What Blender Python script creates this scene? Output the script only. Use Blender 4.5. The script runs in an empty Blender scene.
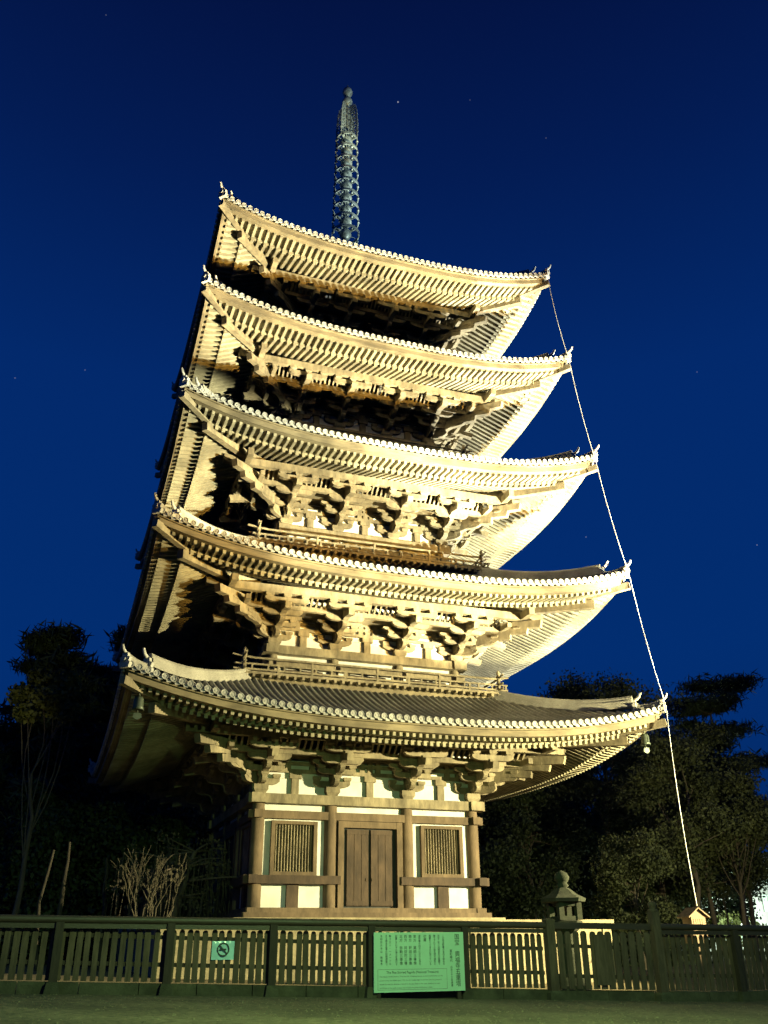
import bpy, math, random
from mathutils import Vector, Matrix
random.seed(7)
S = bpy.context.scene
C = S.collection
R = math.radians
sin, cos, pi = math.sin, math.cos, math.pi

# ------------------------------------------------------------------ camera
CAM = Vector((-11.325, -38.11, 0.95))
YAW, PITCH, ROLL, FPX = 0.3422, 0.4512, -0.0085, 888.7
D_ = Vector((sin(YAW)*cos(PITCH), cos(YAW)*cos(PITCH), sin(PITCH)))
R_ = Vector((cos(YAW), -sin(YAW), 0))
U_ = R_.cross(D_)
RR = R_*cos(ROLL)+U_*sin(ROLL)
UU = -R_*sin(ROLL)+U_*cos(ROLL)
cam = bpy.data.cameras.new('camera'); cam.sensor_fit = 'VERTICAL'; cam.sensor_height = 24
cam.lens = FPX/1024*24; cam.clip_end = 2000; cam.clip_start = .1
co = bpy.data.objects.new('camera', cam); C.objects.link(co); S.camera = co
m = Matrix((RR, UU, -D_)).transposed().to_4x4(); m.translation = CAM; co.matrix_world = m

def at(px, py, Y=None, Z=None):
    v = D_*FPX+RR*(px-384)+UU*(512-py)
    t = (Y-CAM.y)/v.y if Y is not None else (Z-CAM.z)/v.z
    return CAM+v*t

def gz(x):
    """height of the ground sheet near the fence: falls gently to the right"""
    return -.22-.033*max(-16, min(4, x))

# ------------------------------------------------------------------ materials
def mat(name, col, rough=.8, var=.25, scale=3., stretch=(1, 1, 1), bump=.0, bscale=None, metal=0., col2=None, coarse=None):
    ma = bpy.data.materials.new(name); ma.use_nodes = True
    nt = ma.node_tree; N = nt.nodes; L = nt.links
    b = N['Principled BSDF']; b.inputs['Roughness'].default_value = rough; b.inputs['Metallic'].default_value = metal
    tc = N.new('ShaderNodeTexCoord'); mp = N.new('ShaderNodeMapping'); mp.inputs['Scale'].default_value = stretch
    L.new(tc.outputs['Object'], mp.inputs['Vector'])
    n = N.new('ShaderNodeTexNoise'); n.inputs['Scale'].default_value = scale; n.inputs['Detail'].default_value = 6
    n.inputs['Roughness'].default_value = .65
    L.new(mp.outputs[0], n.inputs['Vector'])
    cr = N.new('ShaderNodeValToRGB'); e = cr.color_ramp.elements
    c2 = col2 or tuple(min(1, c*(1+var)) for c in col)
    e[0].position = .32; e[0].color = tuple(c*(1-var) for c in col)+(1,)
    e[1].position = .68; e[1].color = tuple(c2)+(1,)
    L.new(n.outputs['Fac'], cr.inputs[0])
    out = cr.outputs[0]
    if coarse:
        n2 = N.new('ShaderNodeTexNoise'); n2.inputs['Scale'].default_value = coarse[0]; n2.inputs['Detail'].default_value = 3
        L.new(tc.outputs['Object'], n2.inputs['Vector'])
        r2 = N.new('ShaderNodeValToRGB'); q = r2.color_ramp.elements
        q[0].position = .35; q[1].position = .65; k = 1-coarse[1]
        q[0].color = (k, k, k, 1); q[1].color = (1, 1, 1, 1)
        L.new(n2.outputs['Fac'], r2.inputs[0])
        mx = N.new('ShaderNodeMix'); mx.data_type = 'RGBA'; mx.blend_type = 'MULTIPLY'; mx.inputs['Factor'].default_value = 1
        L.new(out, mx.inputs['A']); L.new(r2.outputs[0], mx.inputs['B']); out = mx.outputs['Result']
    L.new(out, b.inputs['Base Color'])
    if bump:
        bn = N.new('ShaderNodeTexNoise'); bn.inputs['Scale'].default_value = bscale or scale*4; bn.inputs['Detail'].default_value = 4
        L.new(mp.outputs[0], bn.inputs['Vector'])
        bp = N.new('ShaderNodeBump'); bp.inputs['Strength'].default_value = bump; bp.inputs['Distance'].default_value = .02
        L.new(bn.outputs['Fac'], bp.inputs['Height']); L.new(bp.outputs[0], b.inputs['Normal'])
    return ma
def emit(name, col, st):
    ma = bpy.data.materials.new(name); ma.use_nodes = True; b = ma.node_tree.nodes['Principled BSDF']
    b.inputs['Base Color'].default_value = tuple(col)+(1,)
    b.inputs['Emission Color'].default_value = tuple(col)+(1,); b.inputs['Emission Strength'].default_value = st
    return ma

M = {}
M['wood'] = mat('old timber', (.30, .25, .155), .85, .36, 5, (1, 1, .35), .4, 30, coarse=(.9, .5))
M['postwood'] = mat('brown post timber', (.17, .12, .07), .85, .28, 5, (1, 1, .3), .4, 30, coarse=(1.1, .35))
M['darkwood'] = mat('dark timber', (.085, .055, .033), .8, .35, 6, (1, 1, .25), .4, 40, coarse=(1.2, .35))
M['rafter'] = mat('weathered rafter timber', (.40, .36, .24), .85, .2, 4, (1, 1, 1), .3, 30, coarse=(.7, .45))
M['fascia'] = mat('eave board timber', (.27, .22, .13), .85, .28, 2.5, (.5, .5, 3), .3, 25, coarse=(.8, .5))
M['plaster'] = mat('white plaster', (.80, .79, .72), .9, .07, 2, (1, 1, .4), .2, 40, coarse=(1.6, .2))
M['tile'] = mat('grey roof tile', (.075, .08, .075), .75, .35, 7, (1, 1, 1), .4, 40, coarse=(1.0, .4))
M['rib_lit'] = mat('lit cover tile', (.36, .35, .29), .7, .3, 7, (1, 1, 1), .3, 40, coarse=(.8, .4))  # lighter than the pans: lit ribs and shaded pans put into colour
M['endtile'] = mat('round eave tile', (.55, .54, .48), .7, .22, 14, (1, 1, 1), .5, 60, coarse=(1.3, .35))
M['ridge'] = mat('ridge tile', (.40, .38, .31), .75, .3, 12, (1, 1, 4), .6, 40, coarse=(1.3, .35))
M['bronze'] = mat('weathered bronze', (.20, .26, .25), .45, .45, 5, (1, 1, 1), .3, 30, metal=.35)
M['gilt'] = mat('green bronze bell', (.08, .10, .07), .5, .3, 9, metal=.4)
M['stone'] = mat('granite', (.38, .32, .19), .9, .22, 6, (1, 1, 1), .5, 50, coarse=(.8, .35))
M['moss'] = mat('mossy stone', (.075, .07, .045), .95, .35, 5, (1, 1, 1), .6, 40, coarse=(1.3, .4))
M['fence'] = mat('grey weathered picket', (.115, .078, .055), .85, .35, 6, (3, 3, .5), .4, 40, coarse=(1.1, .4))
M['fencedark'] = mat('dark post timber', (.04, .026, .02), .8, .3, 6, (3, 3, .5), .4, 40)
M['rail'] = mat('round handrail timber', (.06, .042, .032), .5, .25, 5, (.5, 3, 3), .3, 30)
M['board'] = mat('pale green board', (.44, .76, .55), .6, .05, 3)  # plain pale green base colour
M['ink'] = mat('black lettering', (.035, .04, .04), .7, .1, 3)
M['greyink'] = mat('grey lettering', (.20, .24, .21), .7, .1, 3)
M['paper'] = mat('laminated paper', (.45, .75, .8), .18, .05, 4, bump=.6, bscale=9)
M['lichen'] = mat('dark lichened stone', (.032, .037, .02), .95, .4, 6, (1, 1, 1), .6, 40)
M['gravel'] = mat('gravel ground', (.15, .12, .075), .95, .6, 9, (1, 1, 1), .9, 40, coarse=(.5, .45))
M['pebble'] = mat('pebble', (.17, .14, .09), .9, .5, 1.5)
M['sand'] = mat('pale sand ground', (.23, .18, .08), .95, .25, 12, (1, 1, 1), .5, 60, coarse=(.4, .35))
M['dimbark'] = mat('dark bark', (.05, .042, .03), .95, .4, 6, (3, 3, .6), .5, 15)
M['twig'] = mat('grey brown twig', (.10, .085, .055), .9, .3, 6)
M['bark'] = mat('bark', (.13, .10, .075), .95, .35, 5, (3, 3, .6), .7, 15)
M['palebark'] = mat('pale bark', (.33, .27, .19), .9, .3, 6, (3, 3, .6), .4, 15)
def leafmat(n, c, c2):
    ma = mat(n, c, .7, .4, .55, col2=c2)
    return ma
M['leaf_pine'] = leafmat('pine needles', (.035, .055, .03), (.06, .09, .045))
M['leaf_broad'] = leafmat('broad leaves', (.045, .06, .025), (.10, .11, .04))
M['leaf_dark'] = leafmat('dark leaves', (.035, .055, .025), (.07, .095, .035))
M['leaf_yellow'] = leafmat('yellowish leaves', (.11, .12, .03), (.17, .17, .05))  # lighter, yellower leaf tone
M['cable'] = mat('pale cable', (.62, .62, .58), .45, .08, 6)
M['plywood'] = mat('brown box timber', (.22, .15, .09), .8, .3, 8, (1, 1, .3), .3, 30)
M['housewall'] = mat('pale building wall', (.6, .62, .58), .8, .1, 2)
M['glass'] = emit('lit window', (.75, 1, .82), .4)
M['lamp'] = emit('lamp globe', (.85, 1, .85), 12)
M['vermil'] = mat('dim metal', (.12, .12, .11), .5, .2, 5)

# ------------------------------------------------------------------ mesh helper
class MB:
    def __init__(s): s.v = []; s.f = []; s.sm = set()
    def add(s, vs, fs, smooth=False):
        n = len(s.v); s.v += [tuple(v) for v in vs]
        for f in fs:
            if smooth: s.sm.add(len(s.f))
            s.f.append(tuple(i+n for i in f))
    def hexa(s, p):     # 4 bottom (ccw) + 4 top
        s.add(p, [(3, 2, 1, 0), (4, 5, 6, 7), (0, 1, 5, 4), (1, 2, 6, 5), (2, 3, 7, 6), (3, 0, 4, 7)])
    def box(s, x0, x1, y0, y1, z0, z1):
        s.hexa([(x0, y0, z0), (x1, y0, z0), (x1, y1, z0), (x0, y1, z0), (x0, y0, z1), (x1, y0, z1), (x1, y1, z1), (x0, y1, z1)])
    def beam(s, a, b, w, h, up=(0, 0, 1), top=False):
        a = Vector(a); b = Vector(b); d = (b-a).normalized(); u = Vector(up)
        r = d.cross(u)
        if r.length < 1e-4: r = d.cross(Vector((0, 1, 0)))
        r.normalize(); u = r.cross(d)
        r *= w/2; u1 = u*(h/2)
        s.hexa([a-r-u1, b-r-u1, b+r-u1, a+r-u1, a-r+u1, b-r+u1, b+r+u1, a+r+u1])
    def tube(s, pts, rad, n=8, caps=True, smooth=True):
        pts = [Vector(p) for p in pts]; K = len(pts)
        rads = rad if isinstance(rad, (list, tuple)) else [rad]*K
        vs = []; prev = None
        for i, p in enumerate(pts):
            d = (pts[min(i+1, K-1)]-pts[max(i-1, 0)]).normalized()
            if prev is None:
                r = d.cross(Vector((0, 0, 1)))
                if r.length < .1: r = d.cross(Vector((0, 1, 0)))
            else:
                r = prev-d*prev.dot(d)
            r.normalize(); prev = r; u = d.cross(r)
            for j in range(n):
                a = 2*pi*j/n; vs.append(p+(r*cos(a)+u*sin(a))*rads[i])
        fs = []
        for i in range(K-1):
            for j in range(n):
                a = i*n+j; b = i*n+(j+1) % n; fs.append((a, b, b+n, a+n))
        s.add(vs, fs, smooth)
        if caps:
            s.add(vs[:n], [tuple(range(n))[::-1]]); s.add(vs[-n:], [tuple(range(n))])
    def lathe(s, prof, c=(0, 0, 0), n=16, smooth=True, rot=0):
        cx, cy, cz = c; vs = []
        for r, z in prof:
            for j in range(n):
                a = 2*pi*j/n+rot; vs.append((cx+r*cos(a), cy+r*sin(a), cz+z))
        fs = [(i*n+j, i*n+(j+1) % n, (i+1)*n+(j+1) % n, (i+1)*n+j) for i in range(len(prof)-1) for j in range(n)]
        s.add(vs, fs, smooth)
        s.add(vs[:n], [tuple(range(n))[::-1]]); s.add(vs[-n:], [tuple(range(n))])
    def prism(s, out, fr, t0, t1):
        """outline (a,b) in the plane of frame fr(a,b,t), thickness t0..t1"""
        n = len(out); vs = [fr(a, b, t0) for a, b in out]+[fr(a, b, t1) for a, b in out]
        s.add(vs, [tuple(range(n)), tuple(range(2*n-1, n-1, -1))]+[(i, i+n, (i+1) % n+n, (i+1) % n) for i in range(n)])
    def build(s, name, ma, parent=None, fix=False):
        me = bpy.data.meshes.new(name); me.from_pydata(s.v, [], s.f)
        if s.sm: me.polygons.foreach_set('use_smooth', [i in s.sm for i in range(len(s.f))])
        me.materials.append(M[ma] if isinstance(ma, str) else ma)
        if fix:
            import bmesh
            bm = bmesh.new(); bm.from_mesh(me); bmesh.ops.recalc_face_normals(bm, faces=bm.faces); bm.to_mesh(me); bm.free()
        me.update()
        o = bpy.data.objects.new(name, me); C.objects.link(o)
        if parent: o.parent = parent
        return o
def tag(o, label=None, cat=None, group=None, kind=None):
    for k, v in (('label', label), ('category', cat), ('group', group), ('kind', kind)):
        if v: o[k] = v
    return o
def empty(name, loc=(0, 0, 0)):
    o = bpy.data.objects.new(name, None); C.objects.link(o); o.location = loc; return o
def rebase(root):
    """children were built in world coordinates: keep them there under an empty that stands at the base"""
    L = Vector(root.location)
    for ch in root.children:
        ch.location = Vector(ch.location)-L

# ------------------------------------------------------------------ pagoda
PG = empty('pagoda'); tag(PG, 'tall five storey timber pagoda floodlit at night, with tiled roofs and a bronze spire', 'pagoda')
W = [9.88, 9.42, 8.94, 8.49, 8.09]
E = [7.92, 13.50, 19.10, 24.64, 29.87]
BW = [4.42, 4.10, 3.76, 3.42, 3.08]
PL = [5.95, 11.72, 17.22, 22.75, 27.95]          # top of wall plate
BAL = [0, 5.45, 5.15, 4.75, 4.35]
UP = [1.1, 1.15, 1.2, 1.18, 1.15]
FZ = 1.93
def mp(k, s, r, z):
    return ((s, -r, z), (r, s, z), (-s, r, z), (-r, -s, z))[k]
def lbox(mb, k, s0, s1, r0, r1, z0, z1):
    # r0<r1 ; order keeps faces outward
    mb.hexa([mp(k, s0, r1, z0), mp(k, s1, r1, z0), mp(k, s1, r0, z0), mp(k, s0, r0, z0),
             mp(k, s0, r1, z1), mp(k, s1, r1, z1), mp(k, s1, r0, z1), mp(k, s0, r0, z1)])
def lhex(mb, k, s0, s1, ra, za0, za1, rb, zb0, zb1):
    """slanted piece from inner ra to outer rb"""
    mb.hexa([mp(k, s0, rb, zb0), mp(k, s1, rb, zb0), mp(k, s1, ra, za0), mp(k, s0, ra, za0),
             mp(k, s0, rb, zb1), mp(k, s1, rb, zb1), mp(k, s1, ra, za1), mp(k, s0, ra, za1)])

def roof(i):
    w, e, b, U = W[i], E[i], BW[i], UP[i]
    top = i == 4
    rin = .55 if top else BAL[i+1]-.3
    rise = 5.6 if top else 2.12
    up = lambda s: U*(abs(s)/w)**2.8
    def zt(r):
        x = (w-r)/(w-rin)
        return e-.2+rise*((.72*x+.28*x*x) if not top else (.66*x+.34*x*x))
    P = b+2.1                                       # purlin distance
    def zs(r):                                      # underside of the base rafters
        d = w-r
        return e-.77+(d-1.1)*(.75/(w-P-1.1))
    def zf(r): return e-.66+(w-r-.3)*.12
    # tiled surface
    mb = MB(); rb_ = MB(); NS, NR = 44, 9
    for k in range(4):
        vs = []
        for a in range(NR+1):
            r = rin+(w-rin)*a/NR
            for c in range(NS+1):
                s = r*(2*c/NS-1); vs.append(mp(k, s, r, zt(r)+up(s)))
        mb.add(vs, [((a+1)*(NS+1)+c, (a+1)*(NS+1)+c+1, a*(NS+1)+c+1, a*(NS+1)+c) for a in range(NR) for c in range(NS)])
        n = int(2*w/.27); sp = 2*w/n
        for q in range(n):
            s = -w+sp*(q+.5); r0 = max(rin, abs(s)+.05)
            if r0 > w-.15: continue
            K = 7; vs = []; hr = .075
            for a in range(K+1):
                r = r0+(w+.05-r0)*a/K; z = zt(r)+up(s)
                for t in range(5):
                    an = pi*t/4; vs.append(mp(k, s+hr*cos(an), r, z+.01+hr*1.1*sin(an)))
            rb_.add(vs, [(a*5+t, a*5+t+1, (a+1)*5+t+1, (a+1)*5+t) for a in range(K) for t in range(4)], True)
    ro = mb.build('roof', 'tile', PG, True); rb_.build('cover_tile_rows', 'rib_lit', ro, True)
    # round end tiles and the drip tiles between them
    mb = MB()
    for k in range(4):
        for q in range(n):
            s = -w+sp*(q+.5)
            if abs(s) > w-.12: continue
            z = e-.12+up(s); r = w+.03
            N = 12; vs = []
            for rr, dr in ((.105, 0), (.105, .07), (.085, .07), (.08, .055), (.04, .055), (.035, .066)):
                for t in range(N):
                    an = 2*pi*t/N; vs.append(mp(k, s+rr*cos(an), r+dr, z+rr*sin(an)))
            fs = [(a*N+t, a*N+(t+1) % N, (a+1)*N+(t+1) % N, (a+1)*N+t) for a in range(5) for t in range(N)]
            fs.append(tuple(range(5*N, 6*N)))
            mb.add(vs, fs)
            s2 = s+sp/2; z2 = e-.2+up(s2)
            if abs(s2) < w-.1:
                mb.hexa([mp(k, s2-.07, w+.06, z2-.07), mp(k, s2+.07, w+.06, z2-.07), mp(k, s2+.07, w, z2-.06), mp(k, s2-.07, w, z2-.06),
                         mp(k, s2-.09, w+.05, z2+.03), mp(k, s2+.09, w+.05, z2+.03), mp(k, s2+.09, w, z2+.03), mp(k, s2-.09, w, z2+.03)])
    mb.build('eave_tile_row', 'endtile', ro, True)
    # eave boards
    mb = MB(); NS = 48
    for k in range(4):
        for (ra, rb, z0, z1) in ((w-.30, w-.02, -.315, -.265), (w-.42, w-.10, -.53, -.318)):
            lim0 = rb
            for c in range(NS):
                sa = -rb+2*rb*c/NS; sb = -rb+2*rb*(c+1)/NS
                ia = max(-ra, min(ra, sa)); ib = max(-ra, min(ra, sb))
                za, zb = e+up(sa), e+up(sb)
                mb.add([mp(k, sa, rb, za+z0), mp(k, sb, rb, zb+z0), mp(k, ib, ra, zb+z0), mp(k, ia, ra, za+z0),
                        mp(k, sa, rb, za+z1), mp(k, sb, rb, zb+z1), mp(k, ib, ra, zb+z1), mp(k, ia, ra, za+z1)],
                       [(3, 2, 1, 0), (4, 5, 6, 7), (0, 1, 5, 4), (2, 3, 7, 6)])
    mb.build('eave_board', 'fascia', ro, True)
    # soffit sheet
    mb = MB(); rs = [(b+1.3, zs(b+1.3)+.17), (w-1.18, zs(w-1.18)+.17), (w-1.17, zf(w-1.17)+.14), (w-.2, zf(w-.2)+.14)]
    NS = 44
    for k in range(4):
        vs = [mp(k, r*(2*c/NS-1), r, z+up(r*(2*c/NS-1))) for r, z in rs for c in range(NS+1)]
        mb.add(vs, [(a*(NS+1)+c, a*(NS+1)+c+1, (a+1)*(NS+1)+c+1, (a+1)*(NS+1)+c) for a in range(len(rs)-1) for c in range(NS)])
    mb.build('soffit_board', 'rafter', ro)
    # rafters, two tiers
    mb = MB(); nr = int(2*w/(.24, .258, .268, .28, .29)[i]); spr = 2*w/nr; hw = (.052, .054, .056, .058, .06)[i]
    for k in range(4):
        for q in range(nr):
            s = -w+spr*(q+.5); a = abs(s)+.05; u = up(s)
            rb = w-.33; ra = max(w-1.35, a)
            if ra < rb-.05:
                lhex(mb, k, s-hw, s+hw, ra, zf(ra)+u, zf(ra)+u+.15, rb, zf(rb)+u, zf(rb)+u+.15)
            rb = w-1.12; ra = max(b+1.5, a)
            if ra < rb-.05:
                lhex(mb, k, s-hw-.006, s+hw+.006, ra, zs(ra)+u, zs(ra)+u+.19, rb, zs(rb)+u, zs(rb)+u+.19)
    mb.build('rafter_row', 'rafter', ro)
    # batten between the two tiers, purlin
    mb = MB()
    for k in range(4):
        r0, r1 = w-1.3, w-1.16; NS = 36
        for c in range(NS):
            sa = -r1+2*r1*c/NS; sb = -r1+2*r1*(c+1)/NS
            z = zs(r1)+.19
            lo, hi = e-.66, e-.60
            mb.add([mp(k, sa, r1, zf(r1)+up(sa)-.07), mp(k, sb, r1, zf(r1)+up(sb)-.07), mp(k, sb, r0, zf(r1)+up(sb)-.07), mp(k, sa, r0, zf(r1)+up(sa)-.07),
                    mp(k, sa, r1, zf(r1)+up(sa)+.02), mp(k, sb, r1, zf(r1)+up(sb)+.02), mp(k, sb, r0, zf(r1)+up(sb)+.02), mp(k, sa, r0, zf(r1)+up(sa)+.02)],
                   [(3, 2, 1, 0), (4, 5, 6, 7), (0, 1, 5, 4), (2, 3, 7, 6)])
    mb.build('rafter_batten', 'rafter', ro, True)
    for k in range(4):
        mb = MB(); lbox(mb, k, -(P+.95), P+.95, P-.12, P+.12, e-.33+(.003 if k % 2 else 0), e-.02+(.003 if k % 2 else 0))
        mb.build('purlin', 'wood', ro)
    # hip rafters with stepped ends, ridges
    for k in range(4):
        dg = lambda r, z, off=0: Vector(mp(k, r, r, z))
        mb = MB()
        pts = [(b+.8, zs(b+.8)-.12), (P, zs(P)-.13), (w-1.0, zs(w-1.)+U*.72-.12)]
        mb.beam(dg(pts[0][0], pts[0][1]+U*.08), dg(pts[1][0], pts[1][1]+U*.22), .26, .34)
        mb.beam(dg(pts[1][0], pts[1][1]+U*.22), dg(pts[2][0], pts[2][1]), .26, .34)
        mb.beam(dg(w-1.5, zf(w-1.5)+U*.6), dg(w+.06, zf(w)+U*1.+.02), .22, .27)
        mb.build('hip_rafter', 'wood', ro)
        mb = MB(); rw = w*.925
        def ridge(r0, r1, h, wd, lift):
            K = 12; vs = []
            prof = [(-wd, -.05), (-wd, h*.55), (-wd*.7, h*.58), (-wd*.7, h*.82), (-wd*.45, h), (wd*.45, h), (wd*.7, h*.82), (wd*.7, h*.58), (wd, h*.55), (wd, -.05)]
            base = Vector(mp(k, 1, -1, 0))-Vector((0, 0, 0)); base.normalize()
            for a in range(K+1):
                t = a/K; r = r0+(r1-r0)*t; z = zt(r)+up(r)+lift*t**3
                for px, pz in prof: vs.append(dg(r, z)+base*px+Vector((0, 0, pz)))
            n = len(prof)
            mb.add(vs, [(a*n+j, a*n+j+1, (a+1)*n+j+1, (a+1)*n+j) for a in range(K) for j in range(n-1)]+[tuple(range(n)), tuple(range(K*n+n-1, K*n-1, -1))])
        ridge(rin, rw, .40, .17, .22)
        rA = mb.build('hip_ridge', 'ridge', ro, True)
        mb = MB(); ridge(rw-.05, w-.02, .26, .13, .14)
        mb.build('lower_hip_ridge', 'ridge', ro, True)
        for rr, h, sc in ((rw+.04, .25, 1.), (w+.02, .16, .85)):
            mb = MB(); z = zt(min(rr, w))+up(min(rr, w)); c = dg(rr, z)
            out = Vector(mp(k, 1, 1, 0)).normalized(); lat = Vector((-out.y, out.x, 0))
            shape = [(-.2, -.1), (-.25, .08), (-.19, .14), (-.24, .28), (-.13, .32), (-.12, .44), (0, .52), (.12, .44), (.13, .32), (.24, .28), (.19, .14), (.25, .08), (.2, -.1)]
            fr = lambda a, bb, t: c+lat*(a*sc)+Vector((0, 0, bb*sc))+out*t
            mb.prism(shape, fr, -.05, .07)
            bo = [(0, .1), (.07, .15), (.1, .22), (.06, .3), (0, .34), (-.06, .3), (-.1, .22), (-.07, .15)]
            mb.prism(bo, fr, .06, .13)
            zz = lambda t: c+out*(t*sc)
            mb.tube([zz(-.1)+Vector((0, 0, .42*sc)), zz(.08)+Vector((0, 0, .47*sc)), zz(.2)+Vector((0, 0, .56*sc)), zz(.27)+Vector((0, 0, .72*sc))], [.06*sc, .065*sc, .06*sc, .045*sc], 8)
            mb.build('ridge_ornament', 'endtile', ro, True)
    return ro

for i in range(5): roof(i)

# --- walls
def wall(i):
    b = BW[i]; pl = PL[i]; z0 = FZ if i == 0 else E[i-1]+2.35
    mb = MB()
    for k in range(4):
        lbox(mb, k, -b+.1, b-.1, b-.26, b-.12, z0, E[i]+.35)
    wl = mb.build('storey_wall', 'plaster', PG)
    cs = [-b+.14, -b*.345, b*.345, b-.14]
    rad = .245 if i == 0 else .21
    done = set()
    for k in range(4):
        for s in cs:
            x, y, _ = mp(k, s, b-.12, 0)
            if abs(abs(x)-abs(y)) < .1: x = math.copysign(b-.13, x); y = math.copysign(b-.13, y)
            key = (round(x, 1), round(y, 1))
            if key in done: continue
            done.add(key)
            mb = MB(); mb.lathe([(rad, z0), (rad, pl-.6), (rad*.94, pl-.34)], (x, y, 0), 18); mb.build('column', 'wood' if i else 'postwood', wl)
    for k in range(4):
        e = .003*(k % 2)
        mb = MB(); lbox(mb, k, -b-.32, b+.32, b-.3, b+.22, pl-.34+e, pl+e)           # wall plate
        mb.build('wall_plate', 'wood', wl)
        mb = MB(); lbox(mb, k, -b-.27, b+.27, b-.22, b+.08, pl-.86+e, pl-.58+e)        # head tie beam
        mb.build('tie_beam', 'wood' if i else 'postwood', wl)
        # upper beams between brackets with small blocks, centre struts
        mb = MB(); H = (E[i]-.33)-pl; q = H/1.73
        for a, c, ex in ((.84, .98, 0), (1.14, 1.28, 0), (1.40, 1.54, 0)):
            lbox(mb, k, -b-.02, b+.02, b-.2, b+.06, pl+a*q+e, pl+c*q+e)
        for a, c in ((.98, 1.14), (1.28, 1.40)):     # the blocks carved between the beams
            for t in (-9, -8, -7, -5, -4.3, -3.6, -2.3, -.7, 0, .7, 2.3, 3.6, 4.3, 5, 7, 8, 9):
                s = b*t/9.5; lbox(mb, k, s-.1, s+.1, b-.15, b+.055, pl+a*q-.02, pl+c*q+.02)
        mb.build('bracket_wall_beam', 'wood', wl)
        mb = MB(); lbox(mb, k, -b+.1, b-.1, b-.12, b-.07, pl+.62*q, E[i]+.3); mb.build('upper_wall_board', 'plaster', wl)
        for c in (-.67, 0, .67):
            mb = MB(); s = b*c
            lhex2 = lbox(mb, k, s-.14, s+.14, b-.14, b+.02, pl, pl+.62*q)
            lbox(mb, k, s-.23, s+.23, b-.16, b+.07, pl+.62*q, pl+.84*q)
            mb.build('strut', 'wood', wl)
        # ceiling ribs and outer step beam
        mb = MB(); Z = pl+1.30*q
        lbox(mb, k, -(b+1.42+.85), b+1.42+.85, b+1.33, b+1.51, Z-.02+e, Z+.2*q+e)
        mb.build('step_beam', 'wood', wl)
        mb = MB(); Z2 = Z+.2*q
        lbox(mb, k, -b-1.3, b+1.3, b-.1, b+1.33, Z2-.01, Z2+.02)
        for t in range(-26, 27):
            s = (b+1.9)*t/27
            if abs(s) < b+1.45:
                lhex(mb, k, s-.035, s+.035, b+1.5, Z2-.04, Z2+.05, b+2.0, E[i]-.14, E[i]-.05)
        mb.build('ceiling_rib_row', 'wood', wl)
    if i == 0: ground_storey(wl, b)
    else:
        for k in range(4):
            for c in (-1, 0, 1):
                s = c*b*.66; hwid = b*.20
                mb = MB(); lbox(mb, k, s-hwid, s+hwid, b-.14, b-.04, z0+.1, pl-.9)
                mb.build('door' if c == 0 else 'window', 'darkwood', wl)
    return wl

def ground_storey(wl, b):
    for k in range(4):
        e = .003*(k % 2)
        mb = MB(); lbox(mb, k, -b-.3, b+.3, b-.4, b+.34, FZ-.2+e, FZ+.0+e); lbox(mb, k, -b-.2, b+.2, b-.2, b+.16, FZ+e, FZ+.16+e)
        mb.build('sill_beam', 'postwood', wl)
        for sg in (-1, 1):
            mb = MB(); a, c = sorted((sg*1.18, sg*(b+.36)))
            lbox(mb, k, a, c, b-.12, b+.19, 2.87+e, 3.15+e); mb.build('waist_rail', 'darkwood', wl)
            mb = MB(); cx = sg*2.93
            lbox(mb, k, cx-.22, cx+.22, b-.13, b+.02, FZ+.16, 2.87); mb.build('stud', 'darkwood', wl)
            # barred window
            x0, x1, z0, z1 = cx-.87, cx+.87, 3.16, 5.02
            fr = MB()
            lbox(fr, k, x0, x1, b-.13, b+.06, z0, z0+.12); lbox(fr, k, x0, x1, b-.13, b+.06, z1-.12, z1)
            lbox(fr, k, x0, x0+.14, b-.13, b+.055, z0+.12, z1-.12); lbox(fr, k, x1-.14, x1, b-.13, b+.055, z0+.12, z1-.12)
            fo = fr.build('window_frame', 'postwood', wl)
            mb = MB(); lbox(mb, k, x0+.14, x1-.14, b-.125, b-.10, z0+.12, z1-.12); mb.build('window_recess', 'darkwood', wl)
            mb = MB()
            for t in range(13):
                s = x0+.2+(x1-x0-.4)*t/12
                r0 = b-.08
                # bars set diagonally
                pts = [(s-.038, r0), (s, r0+.045), (s+.038, r0), (s, r0-.015)]
                mb.hexa([mp(k, a_, r_, z0+.12) for a_, r_ in (pts[0], pts[3], pts[2], pts[1])][::-1]+[mp(k, a_, r_, z1-.12) for a_, r_ in (pts[0], pts[3], pts[2], pts[1])][::-1])
            mb.build('window_bar_row', 'wood', wl, True)
        # door
        mb = MB()
        for sg in (-1, 1):
            a, c = sorted((sg*1.05, sg*1.27)); lbox(mb, k, a, c, b-.12, b+.12, FZ+.16, 5.07)
        lbox(mb, k, -1.05, 1.05, b-.12, b+.11, 4.84, 5.07)
        mb.build('door_frame', 'postwood', wl)
        mb = MB(); lbox(mb, k, -1.05, 1.05, b-.125, b-.105, FZ+.16, 4.84); mb.build('door_gap_shade', 'ink', wl)  # near-black sheet: shade around the door leaves put into colour
        for sg in (-1, 1):
            mb = MB(); a, c = sorted((sg*.045, sg*.90))
            lbox(mb, k, a, c, b-.10, b-.04, FZ+.22, 4.80)
            for t in range(3):
                u0 = a+(c-a)*t/3+.012; u1 = a+(c-a)*(t+1)/3-.012
                lbox(mb, k, u0, u1, b-.04, b-.025, FZ+.24, 4.78)
            lbox(mb, k, a, c, b-.025, b-.005, FZ+.24, FZ+.4); lbox(mb, k, a, c, b-.025, b-.005, 4.62, 4.78)
            lbox(mb, k, sg*.12-.04, sg*.12+.04, b-.025, b+.0, 3.0, 3.1)
            mb.build('door_leaf', 'darkwood', wl)

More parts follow.
